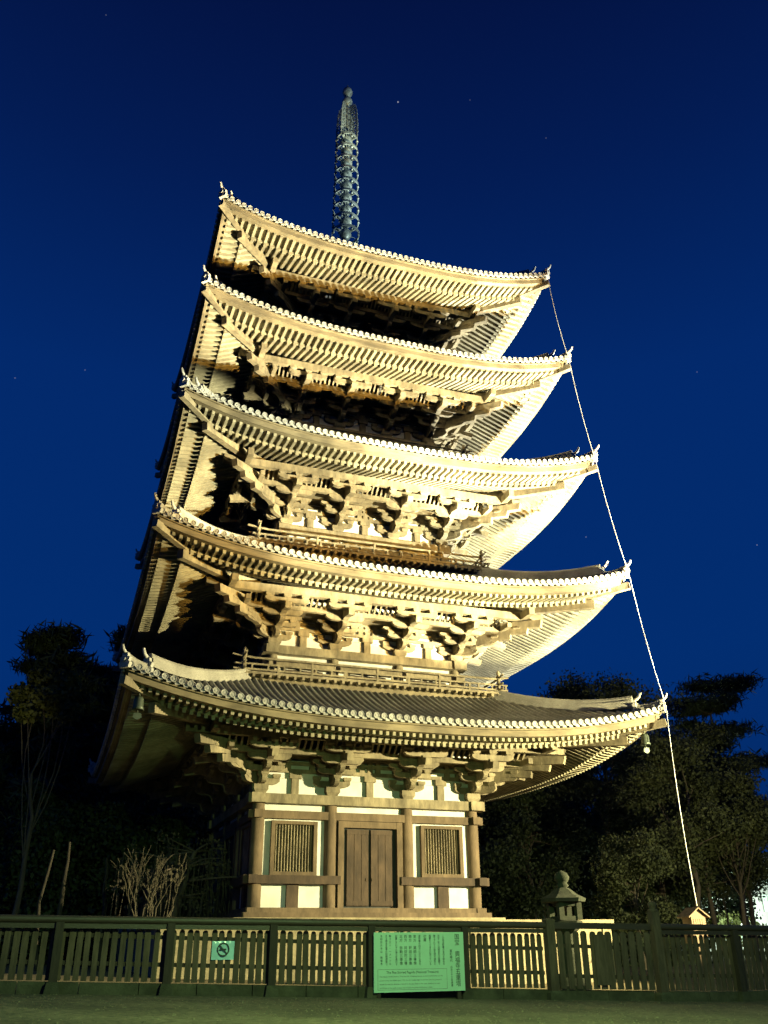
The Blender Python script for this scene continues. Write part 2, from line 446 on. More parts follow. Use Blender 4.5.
# --- bracket sets
def arm(mb, fr, c, half, z0, z1, th, axis):
    """curved-bottom bracket arm; axis 'a' along the wall, 'o' outward (0..half)"""
    h = z1-z0
    if axis == 'a':
        out = [(-half, z1), (-half, z0+h*.55), (-half+.08, z0+h*.25), (-half+.22, z0+h*.04), (-half+.34, z0), (half-.34, z0), (half-.22, z0+h*.04), (half-.08, z0+h*.25), (half, z0+h*.55), (half, z1)]
        mb.prism(out, lambda a, z, t: fr(a, c+t, z), -th/2, th/2)
    else:
        out = [(-.3, z1), (-.3, z0), (half-.30, z0), (half-.18, z0+h*.05), (half-.06, z0+h*.28), (half, z0+h*.6), (half, z1)]
        mb.prism(out, lambda o, z, t: fr(c+t, o, z), -th/2, th/2)
def block(mb, fr, a, o, z0, z1, sz=.15):
    h = z1-z0; q = sz*.68; zz = z0+h*.42
    def ring(s, z): return [fr(a-s, o-s, z), fr(a+s, o-s, z), fr(a+s, o+s, z), fr(a-s, o+s, z)]
    vs = ring(q, z0)+ring(sz, zz)+ring(sz, z1)
    mb.add(vs, [(0, 1, 2, 3), (11, 10, 9, 8)]+[(i+j*4, (i+1) % 4+j*4, (i+1) % 4+j*4+4, i+j*4+4) for j in (0, 1) for i in range(4)])
def bracket(mb, fr, q, H, diag=1., cross=True):
    Z = lambda z: z*q
    if cross:
        block(mb, fr, 0, -.02, 0, Z(.34), .27)
        arm(mb, fr, 0, .72, Z(.34), Z(.58), .17, 'a')
        for a in (-.6, .6): block(mb, fr, a, 0, Z(.58), Z(.75))
    d = diag
    arm(mb, fr, 0, .78*d, Z(.341), Z(.581), .18, 'o')
    block(mb, fr, 0, .68*d, Z(.58), Z(.75))
    if cross:
        arm(mb, fr, .68, .74, Z(.75), Z(.95), .17, 'a')
        for a in (-.6, 0, .6): block(mb, fr, a, .68, Z(.95), Z(1.10), .14)
        arm(mb, fr, .68, .95, Z(1.10), Z(1.28), .16, 'a')
    arm(mb, fr, 0, 1.48*d, Z(.751), Z(.981), .18, 'o')
    block(mb, fr, 0, 1.38*d, Z(.98), Z(1.13))
    if cross:
        arm(mb, fr, 1.42, .80, Z(1.03), Z(1.29), .17, 'a')
    # solid stepped web, added between the arms to deepen their shadows
    web = [(-.1, Z(.35)), (.62*d, Z(.5)), (.74*d, Z(.66)), (1.2*d, Z(.85)), (1.42*d, Z(1.0)), (2.0*d, Z(1.22)), (2.0*d, Z(1.68)), (-.1, Z(1.68))]
    mb.prism(web, lambda o, z, t: fr(t, o, z), -.11, .11)
    # tail rafter slanting down and out
    th = .125
    a0, z0, a1, z1 = .2, Z(1.42), 2.42*d, Z(1.0)
    hh = .24
    out = [(a0, z0), (a1-.05, z1), (a1+.03, z1+hh), (a0, z0+hh)]
    mb.prism(out, lambda o, z, t: fr(t, o, z), -th, th)
    block(mb, fr, 0, 2.1*d, Z(1.0)+hh, Z(1.36)+.02, .16)
    if cross:
        arm(mb, fr, 2.1, .88, Z(1.34), Z(1.56), .2, 'a')
        for a in (-.70, 0, .70): block(mb, fr, a, 2.1, Z(1.56), Z(1.73), .16)
def brackets(i):
    b, pl = BW[i], PL[i]; q = ((E[i]-.33)-pl)/1.73
    for k in range(4):
        for s in (-b*.345, b*.345):
            mb = MB(); fr = lambda a, o, z: mp(k, s+a, b-.05+o, pl+z)
            bracket(mb, fr, q, 0); mb.build('bracket_set', 'wood', PG, True)
        # corner (between side k and side k+1)
        mb = MB(); kk = (k+1) % 4; c = b-.13
        bracket(mb, lambda a, o, z: mp(k, c+a, b-.05+o, pl+z), q, 0)
        bracket(mb, lambda a, o, z: mp(kk, -c+a, b-.05+o, pl+z+.004), q, 0)
        def fd(a, o, z):
            rt = .7071; p = (b-.1)+o*rt
            # lateral direction is perpendicular to the diagonal
            return mp(k, p+a*rt, p-a*rt, pl+z+.008)
        bracket(mb, fd, q, 0, 1.38, False)
        # long diagonal lever under the hip
        mb.prism([(.5, q*1.5), (3.9, q*1.24), (3.98, q*1.24+.3), (.5, q*1.5+.3)], lambda o, z, t: fd(t, o, z), -.13, .13)
        mb.prism([(.5, q*1.02), (2.55, q*.80), (2.6, q*.80+.26), (.5, q*1.02+.26)], lambda o, z, t: fd(t, o, z), -.12, .12)
        mb.build('corner_bracket_set', 'wood', PG, True)

for i in range(5):
    wall(i); brackets(i)

# --- balconies
def balcony(i):
    B = BAL[i]; e = E[i-1]; F = e+2.33
    mb = MB()
    for k in range(4): lbox(mb, k, -B+.28, B-.28, B-.5, B-.28, e+1.6, F-.12)
    fl = mb.build('balcony', 'fascia', PG)
    mb = MB()
    mb.box(-B, B, -B, B, F-.1, F)
    mb.build('balcony_floor', 'wood', fl)
    mb = MB()
    for k in range(4):
        n = int(2*B/.32)
        for t in range(n):
            s = -B+.16+(2*B-.32)*t/(n-1); lbox(mb, k, s-.05, s+.05, B-.5, B+.05, F-.21, F-.1)
    mb.build('joist_row', 'wood', fl)
    for k in range(4):
        e2 = .004*(k % 2); mb = MB()
        for z, h, ex in ((F+.06, .07, .3), (F+.27, .06, .3)):
            lbox(mb, k, -B-ex, B+ex, B-.13, B-.06, z+e2, z+h+e2)
        pts = [mp(k, t, B-.1, F+.55+.12*max(0, abs(t)-(B-.5))**1.3+e2) for t in [-B-.35, -B-.1, -B+.2, -B+.5, 0, B-.5, B-.2, B+.1, B+.35]]
        mb.tube(pts, .045, 8)
        n = 9
        for t in range(n):
            s = -B+.1+(2*B-.2)*t/(n-1)
            if t in (0, n-1): continue
            hh = .5 if t % 2 == 0 else .27
            lbox(mb, k, s-.045, s+.045, B-.14, B-.05, F, F+hh)
        for t in range(2*n):
            s = -B+.1+(2*B-.2)*(t+.5)/(2*n-1)
            lbox(mb, k, s-.035, s+.035, B-.125, B-.065, F+.125, F+.27)
        mb.build('railing', 'wood', fl)
        mb = MB(); x, y, _ = mp(k, B-.1, B-.1, 0)
        mb.lathe([(.075, F), (.075, F+.62), (.1, F+.63), (.1, F+.68), (.05, F+.7), (.085, F+.78), (.06, F+.87), (.0, F+.95)], (x, y, 0), 12)
        mb.build('newel_post', 'wood', fl)
for i in range(1, 5): balcony(i)

# --- stone platform
mb = MB(); PH = 7.85
mb.box(-PH, PH, -PH, PH, -.8, FZ-.5)
sp_ = mb.build('stone_platform', 'stone', PG)
mb = MB(); mb.box(-PH-.12, PH+.12, -PH-.12, PH+.12, FZ-.52, FZ-.3); mb.build('platform_capstone', 'stone', sp_)
mb = MB(); mb.box(-BW[0]-.7, BW[0]+.7, -BW[0]-.7, BW[0]+.7, FZ-.3, FZ-.17); mb.build('platform_step', 'stone', sp_)
for k in range(4):
    for t in range(7):
        mb = MB(); s = -PH+.16+(2*PH-.32)*t/6; lbox(mb, k, s-.16, s+.16, PH, PH+.05, -.6, FZ-.52)
        mb.build('pilaster', 'stone', sp_)

# --- spire
ap = E[4]-.2+5.6
mb = MB(); mb.box(-.95, .95, -.95, .95, ap-.5, ap+.35); mb.box(-1.08, 1.08, -1.08, 1.08, ap+.35, ap+.5)
spire = mb.build('spire', 'bronze', PG)
mb = MB(); mb.lathe([(.8, ap+.5), (.78, ap+.8), (.6, ap+1.1), (.25, ap+1.25), (.3, ap+1.35), (.6, ap+1.55), (.66, ap+1.65), (.2, ap+1.7)], (0, 0, 0), 20)
mb.build('spire_bowl', 'bronze', spire)
mb = MB(); mb.lathe([(.14, ap+1.6), (.12, 46), (.07, 49.0), (.05, 50.0)], (0, 0, 0), 12); mb.build('spire_shaft', 'bronze', spire)
for t in range(9):
    z = 38.25+.95*t; rad = .78-.015*t
    mb = MB(); K = 32
    prof = [(rad-.02, z-.08), (rad+.035, z-.08), (rad+.035, z+.08), (rad-.02, z+.08)]
    vs = [(r*cos(2*pi*j/K), r*sin(2*pi*j/K), zz) for r, zz in prof for j in range(K)]
    mb.add(vs, [(a*K+j, a*K+(j+1) % K, ((a+1) % 4)*K+(j+1) % K, ((a+1) % 4)*K+j) for a in range(4) for j in range(K)])
    for j in range(6):
        a = 2*pi*j/6+.2; mb.beam((.15*cos(a), .15*sin(a), z), (rad*cos(a), rad*sin(a), z), .028, .028)
        # small hanging bells
    for j in range(8):
        a = 2*pi*j/8+.2
        mb.lathe([(.02, z-.07), (.05, z-.1), (.075, z-.26), (.02, z-.27)], ((rad+.01)*cos(a), (rad+.01)*sin(a), 0), 8)
    mb.lathe([(.14, z-.38), (.24, z-.3), (.34, z-.12), (.36, z), (.34, z+.12), (.24, z+.3), (.14, z+.38)], (0, 0, 0), 14)
    mb.build('spire_ring', 'bronze', spire)
for t in range(4):   # pierced flame plates
    a = pi/4+t*pi/2; mb = MB()
    dr = Vector((cos(a), sin(a), 0)); nn = Vector((-sin(a), cos(a), 0))
    for j in range(11):
        z0 = 45.95+.27*j; w0 = .72-.018*j*(1 if j < 8 else 2)
        for c in range(3):
            x0 = .1+w0*c/3+.05*(j % 2)
            o = [(x0, z0), (x0+.12, z0-.02), (x0+.2, z0+.1), (x0+.15, z0+.27), (x0+.08, z0+.31), (x0+.1, z0+.18)]
            mb.prism(o, lambda p, z, th: dr*p+Vector((0, 0, z))+nn*th, -.02, .02)
    mb.prism([(.08, 45.7), (.74, 45.8), (.78, 47), (.70, 48.3), (.56, 48.9), (.62, 48.2), (.69, 47), (.65, 45.92), (.1, 45.82)], lambda p, z, th: dr*p+Vector((0, 0, z))+nn*th, -.025, .025)
    mb.build('flame_plate', 'bronze', spire, True)
mb = MB()
mb.lathe([(.06, 49.0), (.24, 49.12), (.33, 49.35), (.24, 49.58), (.07, 49.7)], (0, 0, 0), 16)
mb.lathe([(.07, 49.75), (.12, 49.82), (.28, 50.0), (.33, 50.2), (.27, 50.42), (.1, 50.62), (.03, 50.85), (.0, 50.95)], (0, 0, 0), 16)
mb.build('spire_jewel', 'bronze', spire)

# --- wind bells of the lowest roof
for sg, lab in ((-1, 'bronze wind bell hanging under the left front corner of the lowest roof'), (1, 'bronze wind bell hanging under the right front corner of the lowest roof')):
    q = W[0]-.55; x, y = sg*q, -q; z = E[0]-.76+UP[0]*.86
    mb = MB(); mb.tube([(x, y, z+.1), (x, y, z-.12)], .02, 6)
    mb.lathe([(.02, -.1), (.12, -.12), (.15, -.2), (.16, -.42), (.2, -.52), (.17, -.53), (.02, -.45)], (x, y, z), 16)
    bell = mb.build('wind_bell', 'gilt', None, True); tag(bell, lab, 'bell', 'wind bells under the lowest roof')
    mb = MB(); mb.tube([(x, y, z-.44), (x, y, z-.62)], .012, 6); mb.prism([(-.11, -.62), (.11, -.62), (.14, -.76), (0, -.84), (-.14, -.76)], lambda a, b_, t: (x+a, y+t, z+b_), -.01, .01)
    mb.build('clapper', 'gilt', bell)

# ------------------------------------------------------------------ lightning conductor cable
cx = [at(549, 284, Y=-8.2), at(569, 360, Y=-8.75), at(596, 462, Y=-9.2), at(629, 574, Y=-9.6), at(666, 706, Y=-10.15), at(697, 906, Y=-10.4)]
pts = []
for a, b_ in zip(cx, cx[1:]):
    for t in range(8):
        u = t/8; p = a.lerp(b_, u); sag = 4*u*(1-u)*(.12 if b_ is not cx[-1] else .14)
        pts.append(p+Vector((-sag*.6, 0, -sag*.4)))
pts.append(cx[-1])
mb = MB(); mb.tube(pts, .016, 6)
tag(mb.build('conductor_cable', 'cable'), 'long pale cable running down the right roof corners to a small gabled box', 'cable')

# ------------------------------------------------------------------ ground
mb = MB(); xs = [-600, -200, -60]+list(range(-40, 41, 2))+[60, 200, 600]; ys = [-600, -200, -80, -40, -30, -24, -18, -12, -6, 0, 20, 60, 200, 600]
vs = []
for y in ys:
    for x in xs:
        vs.append((x, y, gz(x)))
n = len(xs)
mb.add(vs, [(a*n+c, a*n+c+1, (a+1)*n+c+1, (a+1)*n+c) for a in range(len(ys)-1) for c in range(n-1)])
tag(mb.build('ground', 'gravel'), 'dark gravel ground', None, kind='structure')
g = bpy.data.objects['ground']
mb = MB(); vs = []
for y in (-17.6, 16):
    for x in range(-14, 15, 2): vs.append((x, y, gz(x)+.012))
mb.add(vs, [(c, c+1, c+16, c+15) for c in range(14)])
tag(mb.build('sand_ground', 'sand'), 'pale raked sand ground around the pagoda', kind='structure')

mb = MB(); rg = random.Random(3)
for q in range(9000):
    x = rg.uniform(-17, 8); y = rg.uniform(-33, -18.7); z = gz(x)+.003; r = rg.uniform(.008, .02)*(1.7 if q % 31 == 0 else 1); a = rg.uniform(0, 6.28)
    mb.add([(x+r*cos(a), y+r*sin(a), z), (x+r*cos(a+2.1), y+r*sin(a+2.1), z), (x+r*cos(a+4.2), y+r*sin(a+4.2), z), (x, y, z+r*rg.uniform(.5, .9))], [(0, 1, 3), (1, 2, 3), (2, 0, 3)])
tag(mb.build('loose_gravel', 'pebble'), 'loose pebbles scattered over the dark ground in front of the fence', kind='stuff')
# ------------------------------------------------------------------ fence
FY = -18.4
def ztop(x): return 1.335-.0125*x
def post(root, x, y=FY-.12, top=None, foot=True):
    g0 = gz(x); t = top or ztop(x)-.12
    mb = MB(); mb.box(x-.075, x+.075, y-.075, y+.075, g0+.02, t)
    p = mb.build('post', 'fencedark', root)
    if foot:
        mb = MB(); mb.hexa([(x-.15, y-.15, g0-.05), (x+.15, y-.15, g0-.05), (x+.15, y+.15, g0-.05), (x-.15, y+.15, g0-.05),
                            (x-.105, y-.105, g0+.2), (x+.105, y-.105, g0+.2), (x+.105, y+.105, g0+.2), (x-.105, y+.105, g0+.2)])
        mb.build('stone_foot', 'moss', p)
def panel(root, x0, x1, name='picket_panel', h=0., pitch=.16, pw=.112, y=FY, rails=(.30, .78), drop=.0):
    mb = MB(); n = max(2, round((x1-x0)/pitch)); 
    for t in range(n):
        if x0 + (t+.5)*(x1-x0)/n > x1: break
        x = x0+(t+.5)*(x1-x0)/n+random.uniform(-.012, .012); w2 = pw/2*random.uniform(.92, 1.08); g0 = gz(x)+.22
        zt_ = ztop(x)-.235+h+random.uniform(-.012, .012); lean = random.uniform(-.012, .012)
        out = [(-w2, g0), (w2, g0), (w2+lean, zt_-.06), (w2*.8+lean, zt_-.02), (w2*.4+lean, zt_), (-w2*.4+lean, zt_), (-w2*.8+lean, zt_-.02), (-w2+lean, zt_-.06)]
        mb.prism(out, lambda a, z, tt: (x+a, y+tt, z), -.014, .014)
    pn = mb.build(name, 'fence', root, True)
    mb = MB()
    for r in rails:
        mb.beam((x0, y+.045, gz(x0)+.22+r), (x1, y+.045, gz(x1)+.22+r), .05, .075)
    mb.build('cross_rail', 'fencedark', pn)
def kerb(root, x0, x1):
    mb = MB(); N = max(1, int((x1-x0)/1.05)); 
    for t in range(N):
        a = x0+(x1-x0)*t/N+.008; b_ = x0+(x1-x0)*(t+1)/N-.008
        mb.hexa([(a, FY-.1, gz(a)-.2), (b_, FY-.1, gz(b_)-.2), (b_, FY+.09, gz(b_)-.2), (a, FY+.09, gz(a)-.2),
                 (a, FY-.085, gz(a)+.2), (b_, FY-.085, gz(b_)+.2), (b_, FY+.075, gz(b_)+.2), (a, FY+.075, gz(a)+.2)])
    mb.build('stone_kerb', 'moss', root)
def rail(root, x0, x1):
    mb = MB()
    mb.tube([(x0, FY-.12, ztop(x0)-.07), ((x0+x1)/2, FY-.12, ztop((x0+x1)/2)-.075), (x1, FY-.12, ztop(x1)-.07)], .07, 14)
    h = mb.build('handrail', 'rail', root)
    mb = MB(); mb.beam((x0, FY-.10, ztop(x0)-.185), (x1, FY-.10, ztop(x1)-.185), .07, .085); mb.build('under_rail', 'rail', root)

fx = lambda px: at(px, 985, Y=FY-.12).x
left = empty('picket_fence', (-8, FY, gz(-8))); tag(left, 'long low picket fence left of the gate, carrying the green lit notice board', 'fence', 'low picket fences')
posts = [fx(52)-4.5, fx(52)-2.3, fx(52), fx(166), fx(271), fx(371), fx(466), fx(549)]
for p_ in posts[:-1]: post(left, p_)
for a, b_ in zip(posts, posts[1:]): panel(left, a, b_)
rail(left, posts[0]-.5, posts[-1]); kerb(left, posts[0]-.5, posts[-1]); rebase(left)

gx0, gx1 = fx(553), fx(662)
gate = empty('wooden_gate', ((gx0+gx1)/2, FY, gz(1))); tag(gate, 'wooden picket gate between two thick posts in front of the stone lantern', 'gate')
for x, tz in ((gx0, .0), (gx1, .26)):
    mb = MB(); g0 = gz(x); t = ztop(x)+tz; mb.box(x-.10, x+.10, FY-.23, FY-.03, g0+.02, t)
    p = mb.build('gate_post', 'fence', gate)
    mb = MB(); mb.lathe([(.12, t), (.12, t+.04), (.07, t+.06), (.10, t+.10), (.11, t+.15), (.08, t+.2), (0, t+.23)] if tz else [(.15, t), (.15, t+.05), (.02, t+.08)], (x, FY-.13, 0), 14 if tz else 4, bool(tz), pi/4); mb.build('post_cap', 'fence', p)
    mb = MB(); mb.lathe([(.24, g0-.1), (.22, g0+.14), (.17, g0+.18)], (x, FY-.13, 0), 4, False, pi/4); mb.build('stone_foot', 'moss', p)
panel(gate, gx0+.16, gx1-.16, 'gate_leaf', .05, .21, .15, FY-.13, (.25, .85))
mb = MB(); mb.beam((gx0+.13, FY-.1, ztop(gx0)-.07), (gx1-.13, FY-.1, ztop(gx1)-.07), .1, .13); mb.build('gate_head_rail', 'rail', gate)
mb = MB(); xm = gx0+1.25; mb.box(xm-.16, xm+.16, FY-.20, FY-.165, gz(xm)+.3, ztop(xm)-.25); mb.build('gate_centre_board', 'fence', gate)
kerb(gate, gx0+.2, gx1-.2); rebase(gate)
right = empty('picket_fence', (5, FY, gz(5))); tag(right, 'dark low picket fence right of the gate, in front of the little gabled box', 'fence', 'low picket fences')
rp = [gx1+.12, fx(742), fx(742)+1.85, fx(742)+3.7, fx(742)+5.5]
for p_ in rp[1:]: post(right, p_)
for a, b_ in zip(rp, rp[1:]): panel(right, a, b_, )
rail(right, rp[0], rp[-1]); kerb(right, rp[0]+.1, rp[-1]); rebase(right)

# ------------------------------------------------------------------ notice board with its writing
def text_mesh(items):
    """items: (string, x, z, size, align) in board coordinates -> one MB"""
    mb = MB()
    for st, x, z, size, al in items:
        cu = bpy.data.curves.new('t', 'FONT'); cu.body = st; cu.size = size; cu.align_x = al; cu.align_y = 'TOP'; cu.resolution_u = 2
        o = bpy.data.objects.new('t', cu); C.objects.link(o)
        dg = bpy.context.evaluated_depsgraph_get(); me = bpy.data.meshes.new_from_object(o.evaluated_get(dg))
        mb.add([(x+v.co.x, 0, z+v.co.y) for v in me.vertices], [tuple(p.vertices) for p in me.polygons])
        bpy.data.objects.remove(o); bpy.data.meshes.remove(me); bpy.data.curves.remove(cu)
    return mb
def column(st, u, v0, v1, size):
    st = list(st); n = len(st); out = []
    for j, ch in enumerate(st):
        if ch in ' 　': continue
        out.append((ch, u*BWD, BHT-(v0+(v1-v0)*j/n)*BHT, size, 'CENTER'))
    return out
p0 = at(374, 993, Y=FY-.32); p1 = at(465.5, 993, Y=FY-.32); pt = at(374, 932.5, Y=FY-.32)
BWD = p1.x-p0.x; BHT = pt.z-p0.z
nb = empty('notice_board', (p0.x, FY-.32, p0.z)); tag(nb, 'wide pale notice board with vertical Japanese writing, lit green, on the fence', 'notice board')
mb = MB(); mb.box(0, BWD, 0, .035, 0, BHT); mb.build('board_panel', 'board', nb)
mb = MB()
for x in (.12, BWD-.12): mb.box(x-.04, x+.04, .036, .11, -.17, BHT-.05)
mb.build('board_leg', 'fencedark', nb)
items = column('国宝 興福寺五重塔', .925, .035, .93, .118)
mt = text_mesh(items); o = mt.build('title_lettering', 'ink', nb); o.location = (0, -.004, 0)
items = column('室町時代', .853, .30, .52, .062)+column('応永三十三年再建', .853, .58, .93, .05)
cols = [('この塔は釈尊の舎利を納める', .768), ('天平二年に光明皇后の発願で', .716), ('建立されその後五回の焼失と', .668), ('再建をへて今日に至っている', .618),
        ('初層', .562), ('須弥壇の四方に次の仏像を', .50), ('東方　薬師三尊像', .448), ('南方　釈迦三尊像', .397), ('西方　阿弥陀三尊', .346), ('北方　弥勒三尊像', .296),
        ('安置しそれぞれ浄土を表わす', .243), ('高さ五十・一メートル', .175), ('方三間本瓦葺の和様建築で', .135), ('法相宗大本山　興福寺', .080)]
for st, u in cols:
    big = '方　' in st or st == '初層'
    items += column(st, u, .045, .16 if st == '初層' else .56, .070 if big else .050)
o = text_mesh(items).build('lettering', 'ink', nb); o.location = (0, -.004, 0)
items = [('The Five Storied Pagoda (National Treasure)', .42*BWD, .355*BHT, .064, 'CENTER')]
o = text_mesh(items).build('english_title_lettering', 'ink', nb); o.location = (0, -.004, 0)
lines = ['This pagoda was first built in 730 at the wish of Empress Komyo. It was burnt five times and the', 'present tower was rebuilt about 1426. It is 50.1 meters high. On the first floor four groups of',
         'statues face the four directions: Yakushi to the east, Shaka to the south, Amida to the west', 'and Miroku to the north. It keeps the old style of wooden architecture in Japan.']
items = [(l, .06*BWD, (.275-.062*j)*BHT, .036, 'LEFT') for j, l in enumerate(lines)]
o = text_mesh(items).build('english_lettering', 'greyink', nb); o.location = (0, -.004, 0)
mb = MB()
for (a, b_, c, d) in ((.04, .80, .04, .045), (.04, .80, .375, .38), (.04, .043, .045, .375), (.797, .80, .045, .375)):
    mb.box(a*BWD, b_*BWD, -.003, -.0005, c*BHT, d*BHT)
mb.build('border_line', 'greyink', nb)
# laminated paper on the pickets
q0 = at(211, 960, Y=FY-.04); q1 = at(234, 941, Y=FY-.04); q1b = at(233.5, 960, Y=FY-.04)
pw_, ph_ = q1b.x-q0.x, q1.z-q0.z
pn = empty('paper_notice', (q0.x, FY-.045, q0.z)); tag(pn, 'small crinkled laminated paper notice with a round no smoking mark tied to the pickets', 'notice')
mb = MB(); vs = []
for a in range(9):
    for b_ in range(7): vs.append((pw_*a/8, .012*sin(a*1.7+b_*.6)+.008*sin(b_*2.3), ph_*b_/6))
mb.add(vs, [(a*7+b_, (a+1)*7+b_, (a+1)*7+b_+1, a*7+b_+1) for a in range(8) for b_ in range(6)], True)
o = mb.build('paper_sheet', 'paper', pn)
mb = MB(); K = 24; c = (pw_*.5, ph_*.55)
vs = [(c[0]+r*cos(2*pi*j/K), -.026, c[1]+r*sin(2*pi*j/K)) for r in (.1, .125) for j in range(K)]
mb.add(vs, [(j, (j+1) % K, K+(j+1) % K, K+j) for j in range(K)])
mb.beam((c[0]-.07, -.026, c[1]+.07), (c[0]+.07, -.026, c[1]-.07), .004, .022); mb.box(c[0]-.08, c[0]+.06, -.027, -.025, c[1]-.012, c[1]+.014)
mb.build('round_mark', 'ink', pn)

# ------------------------------------------------------------------ stone lantern
lb = at(566, 930, Y=-14.0); LX, LY = lb.x, -14.0; g0 = gz(LX)
zt0 = at(566, 871, Y=LY).z
sl = empty('stone_lantern', (LX, LY, g0)); tag(sl, 'mossy stone lantern with a jewel top standing behind the wooden gate', 'lantern')
H = zt0-g0; sc = H/2.75
def ll(name, prof, n=6, sm=False): 
    mb = MB(); mb.lathe([(r*sc, z*sc) for r, z in prof], (0, 0, 0), n, sm, pi/6+.2); return mb.build(name, 'lichen', sl)
ll('base', [(.52, 0), (.52, .15), (.44, .18), (.36, .32), (.26, .34)])
ll('shaft', [(.2, .34), (.18, .7), (.22, .76), (.22, .84), (.18, .9), (.19, 1.3)], 12, True)
ll('platform', [(.22, 1.3), (.42, 1.45), (.44, 1.58), (.32, 1.6)])
mb = MB(); s_ = .25*sc; z0, z1 = 1.6*sc, 2.0*sc
for a in range(4):
    x, y = s_*(-1 if a in (0, 3) else 1), s_*(-1 if a < 2 else 1); mb.box(x-.07*sc, x+.07*sc, y-.07*sc, y+.07*sc, z0, z1)
mb.box(-s_, s_, -s_-.05*sc, s_+.05*sc, z0, z0+.09*sc); mb.box(-s_, s_, -s_-.05*sc, s_+.05*sc, z1-.08*sc, z1-.001)
mb.build('fire_box', 'lichen', sl)
ll('lantern_roof', [(.3, 1.98), (.55, 2.02), (.58, 2.1), (.36, 2.2), (.2, 2.32), (.12, 2.36)])
mb = MB(); mb.lathe([(.1*sc, 2.34*sc), (.17*sc, 2.4*sc), (.12*sc, 2.46*sc), (.17*sc, 2.52*sc), (.2*sc, 2.6*sc), (.14*sc, 2.7*sc), (0, 2.77*sc)], (0, 0, 0), 14); mb.build('jewel', 'lichen', sl)

# ------------------------------------------------------------------ gabled box
bx = at(694, 922, Y=-10.4); g0 = gz(bx.x)
gb = empty('cable_box', (bx.x, -10.4, g0)); tag(gb, 'small brown wooden box with a gable roof where the pale cable ends', 'box')
z1 = bx.z+.17; hw = .28
mb = MB(); mb.box(-hw, hw, -.25, .25, bx.z-.65-g0, z1-g0); mb.build('box_wall', 'plywood', gb)
mb = MB(); mb.box(-.06, .06, -.06, .06, 0, bx.z-.65-g0); mb.build('leg', 'plywood', gb)
mb = MB(); zz = z1-g0
for sg in (-1, 1):
    mb.hexa([(0, -.34, zz+.24), (sg*.42, -.34, zz-.05), (sg*.42, .34, zz-.05), (0, .34, zz+.24), (0, -.34, zz+.28), (sg*.42, -.34, zz-.01), (sg*.42, .34, zz-.01), (0, .34, zz+.28)])
mb.prism([(-.27, zz), (.27, zz), (0, zz+.22)], lambda a, z, t: (a, t, z), -.24, .24)
mb.build('box_roof', 'plywood', gb, True)
mb = MB()
for t in range(5): mb.box(-.2+t*.085, -.2+t*.085+.05, -.262, -.25, zz-.4, zz-.08)
mb.build('box_louvre', 'plywood', gb)

# ------------------------------------------------------------------ trees
import numpy as np
rng = np.random.default_rng(5)
def leaves(mb, c, rx, ry, rz, n, size, shell=.35, flat=.0, asp=1.5):
    n = int(n); d = rng.normal(size=(n, 3)); d /= np.linalg.norm(d, axis=1)[:, None]+1e-6
    r = (shell+(1-shell)*rng.random(n))**.6
    p = np.array(c)+d*r[:, None]*np.array((rx, ry, rz)); sz = size*rng.uniform(.6, 1.3, n)
    a = rng.normal(size=(n, 3)); a[:, 2] *= 1-flat; a /= np.linalg.norm(a, axis=1)[:, None]+1e-6
    b_ = np.cross(a, rng.normal(size=(n, 3))); b_ /= np.linalg.norm(b_, axis=1)[:, None]+1e-6
    a *= (sz*asp/2)[:, None]; b_ *= (sz/2)[:, None]
    v = np.stack((p-a, p+b_, p+a, p-b_), 1).reshape(-1, 3).tolist(); i = len(mb.v)
    mb.v += [tuple(q) for q in v]; mb.f += [(i+4*k, i+4*k+1, i+4*k+2, i+4*k+3) for k in range(n)]
def limb(mb, a, b_, r0, r1, bend=.12, n=6):
    a = Vector(a); b_ = Vector(b_); L = (b_-a).length; pts = []
    o = Vector((random.uniform(-1, 1), random.uniform(-1, 1), random.uniform(-.3, .6)))*L*bend
    for t in range(n+1):
        u = t/n; pts.append(a.lerp(b_, u)+o*sin(pi*u)+Vector((random.uniform(-1, 1), random.uniform(-1, 1), 0))*L*.012)
    mb.tube(pts, [r0+(r1-r0)*t/n for t in range(n+1)], 8 if r0 > .08 else 5, True)
    return pts
def broad_tree(px, top, Y, wpx, label, leafm='leaf_dark', clumps=26, n=420, size=.34, low=.35, group='broadleaf trees behind the pagoda', trunk_r=.3, lean=0):
    base = at(px, 930, Y=Y); tp = at(px, top, Y=Y); g0 = gz(base.x); H = tp.z-g0
    dpt = (Vector((base.x, Y, 10))-CAM).dot(D_); w = wpx/FPX*dpt/2
    root = empty('broadleaf_tree', (base.x, Y, g0)); tag(root, label, 'tree', group)
    tr = MB(); cr = MB(); X = base.x+lean
    tk = limb(tr, (base.x, Y, g0-.2), (X, Y, g0+H*.62), trunk_r, trunk_r*.45, .05, 8)
    for q in range(clumps):
        a = random.uniform(0, 2*pi); v = random.random()**.8; zc = g0+H*(low+(1-low)*v*.92)
        ring = w*math.sqrt(max(.08, 1-((v-.42)/.68)**2))*random.uniform(.35, .98)
        c = (X+ring*cos(a), Y+ring*sin(a)*.8, zc); s = w*random.uniform(.22, .38)
        leaves(cr, c, s, s, s*.72, n*1.7, size*.5, .1); leaves(cr, (c[0], c[1], c[2]-s*.1), s*1.45, s*1.45, s*1.1, n*.9, size*.5, .3)
        j = tk[random.randint(4, 8)]
        limb(tr, j, (c[0], c[1], c[2]-s*.2), trunk_r*.24, .02, .1, 5)
    tr.build('trunk', 'bark', root); cr.build('crown', leafm, root); rebase(root)
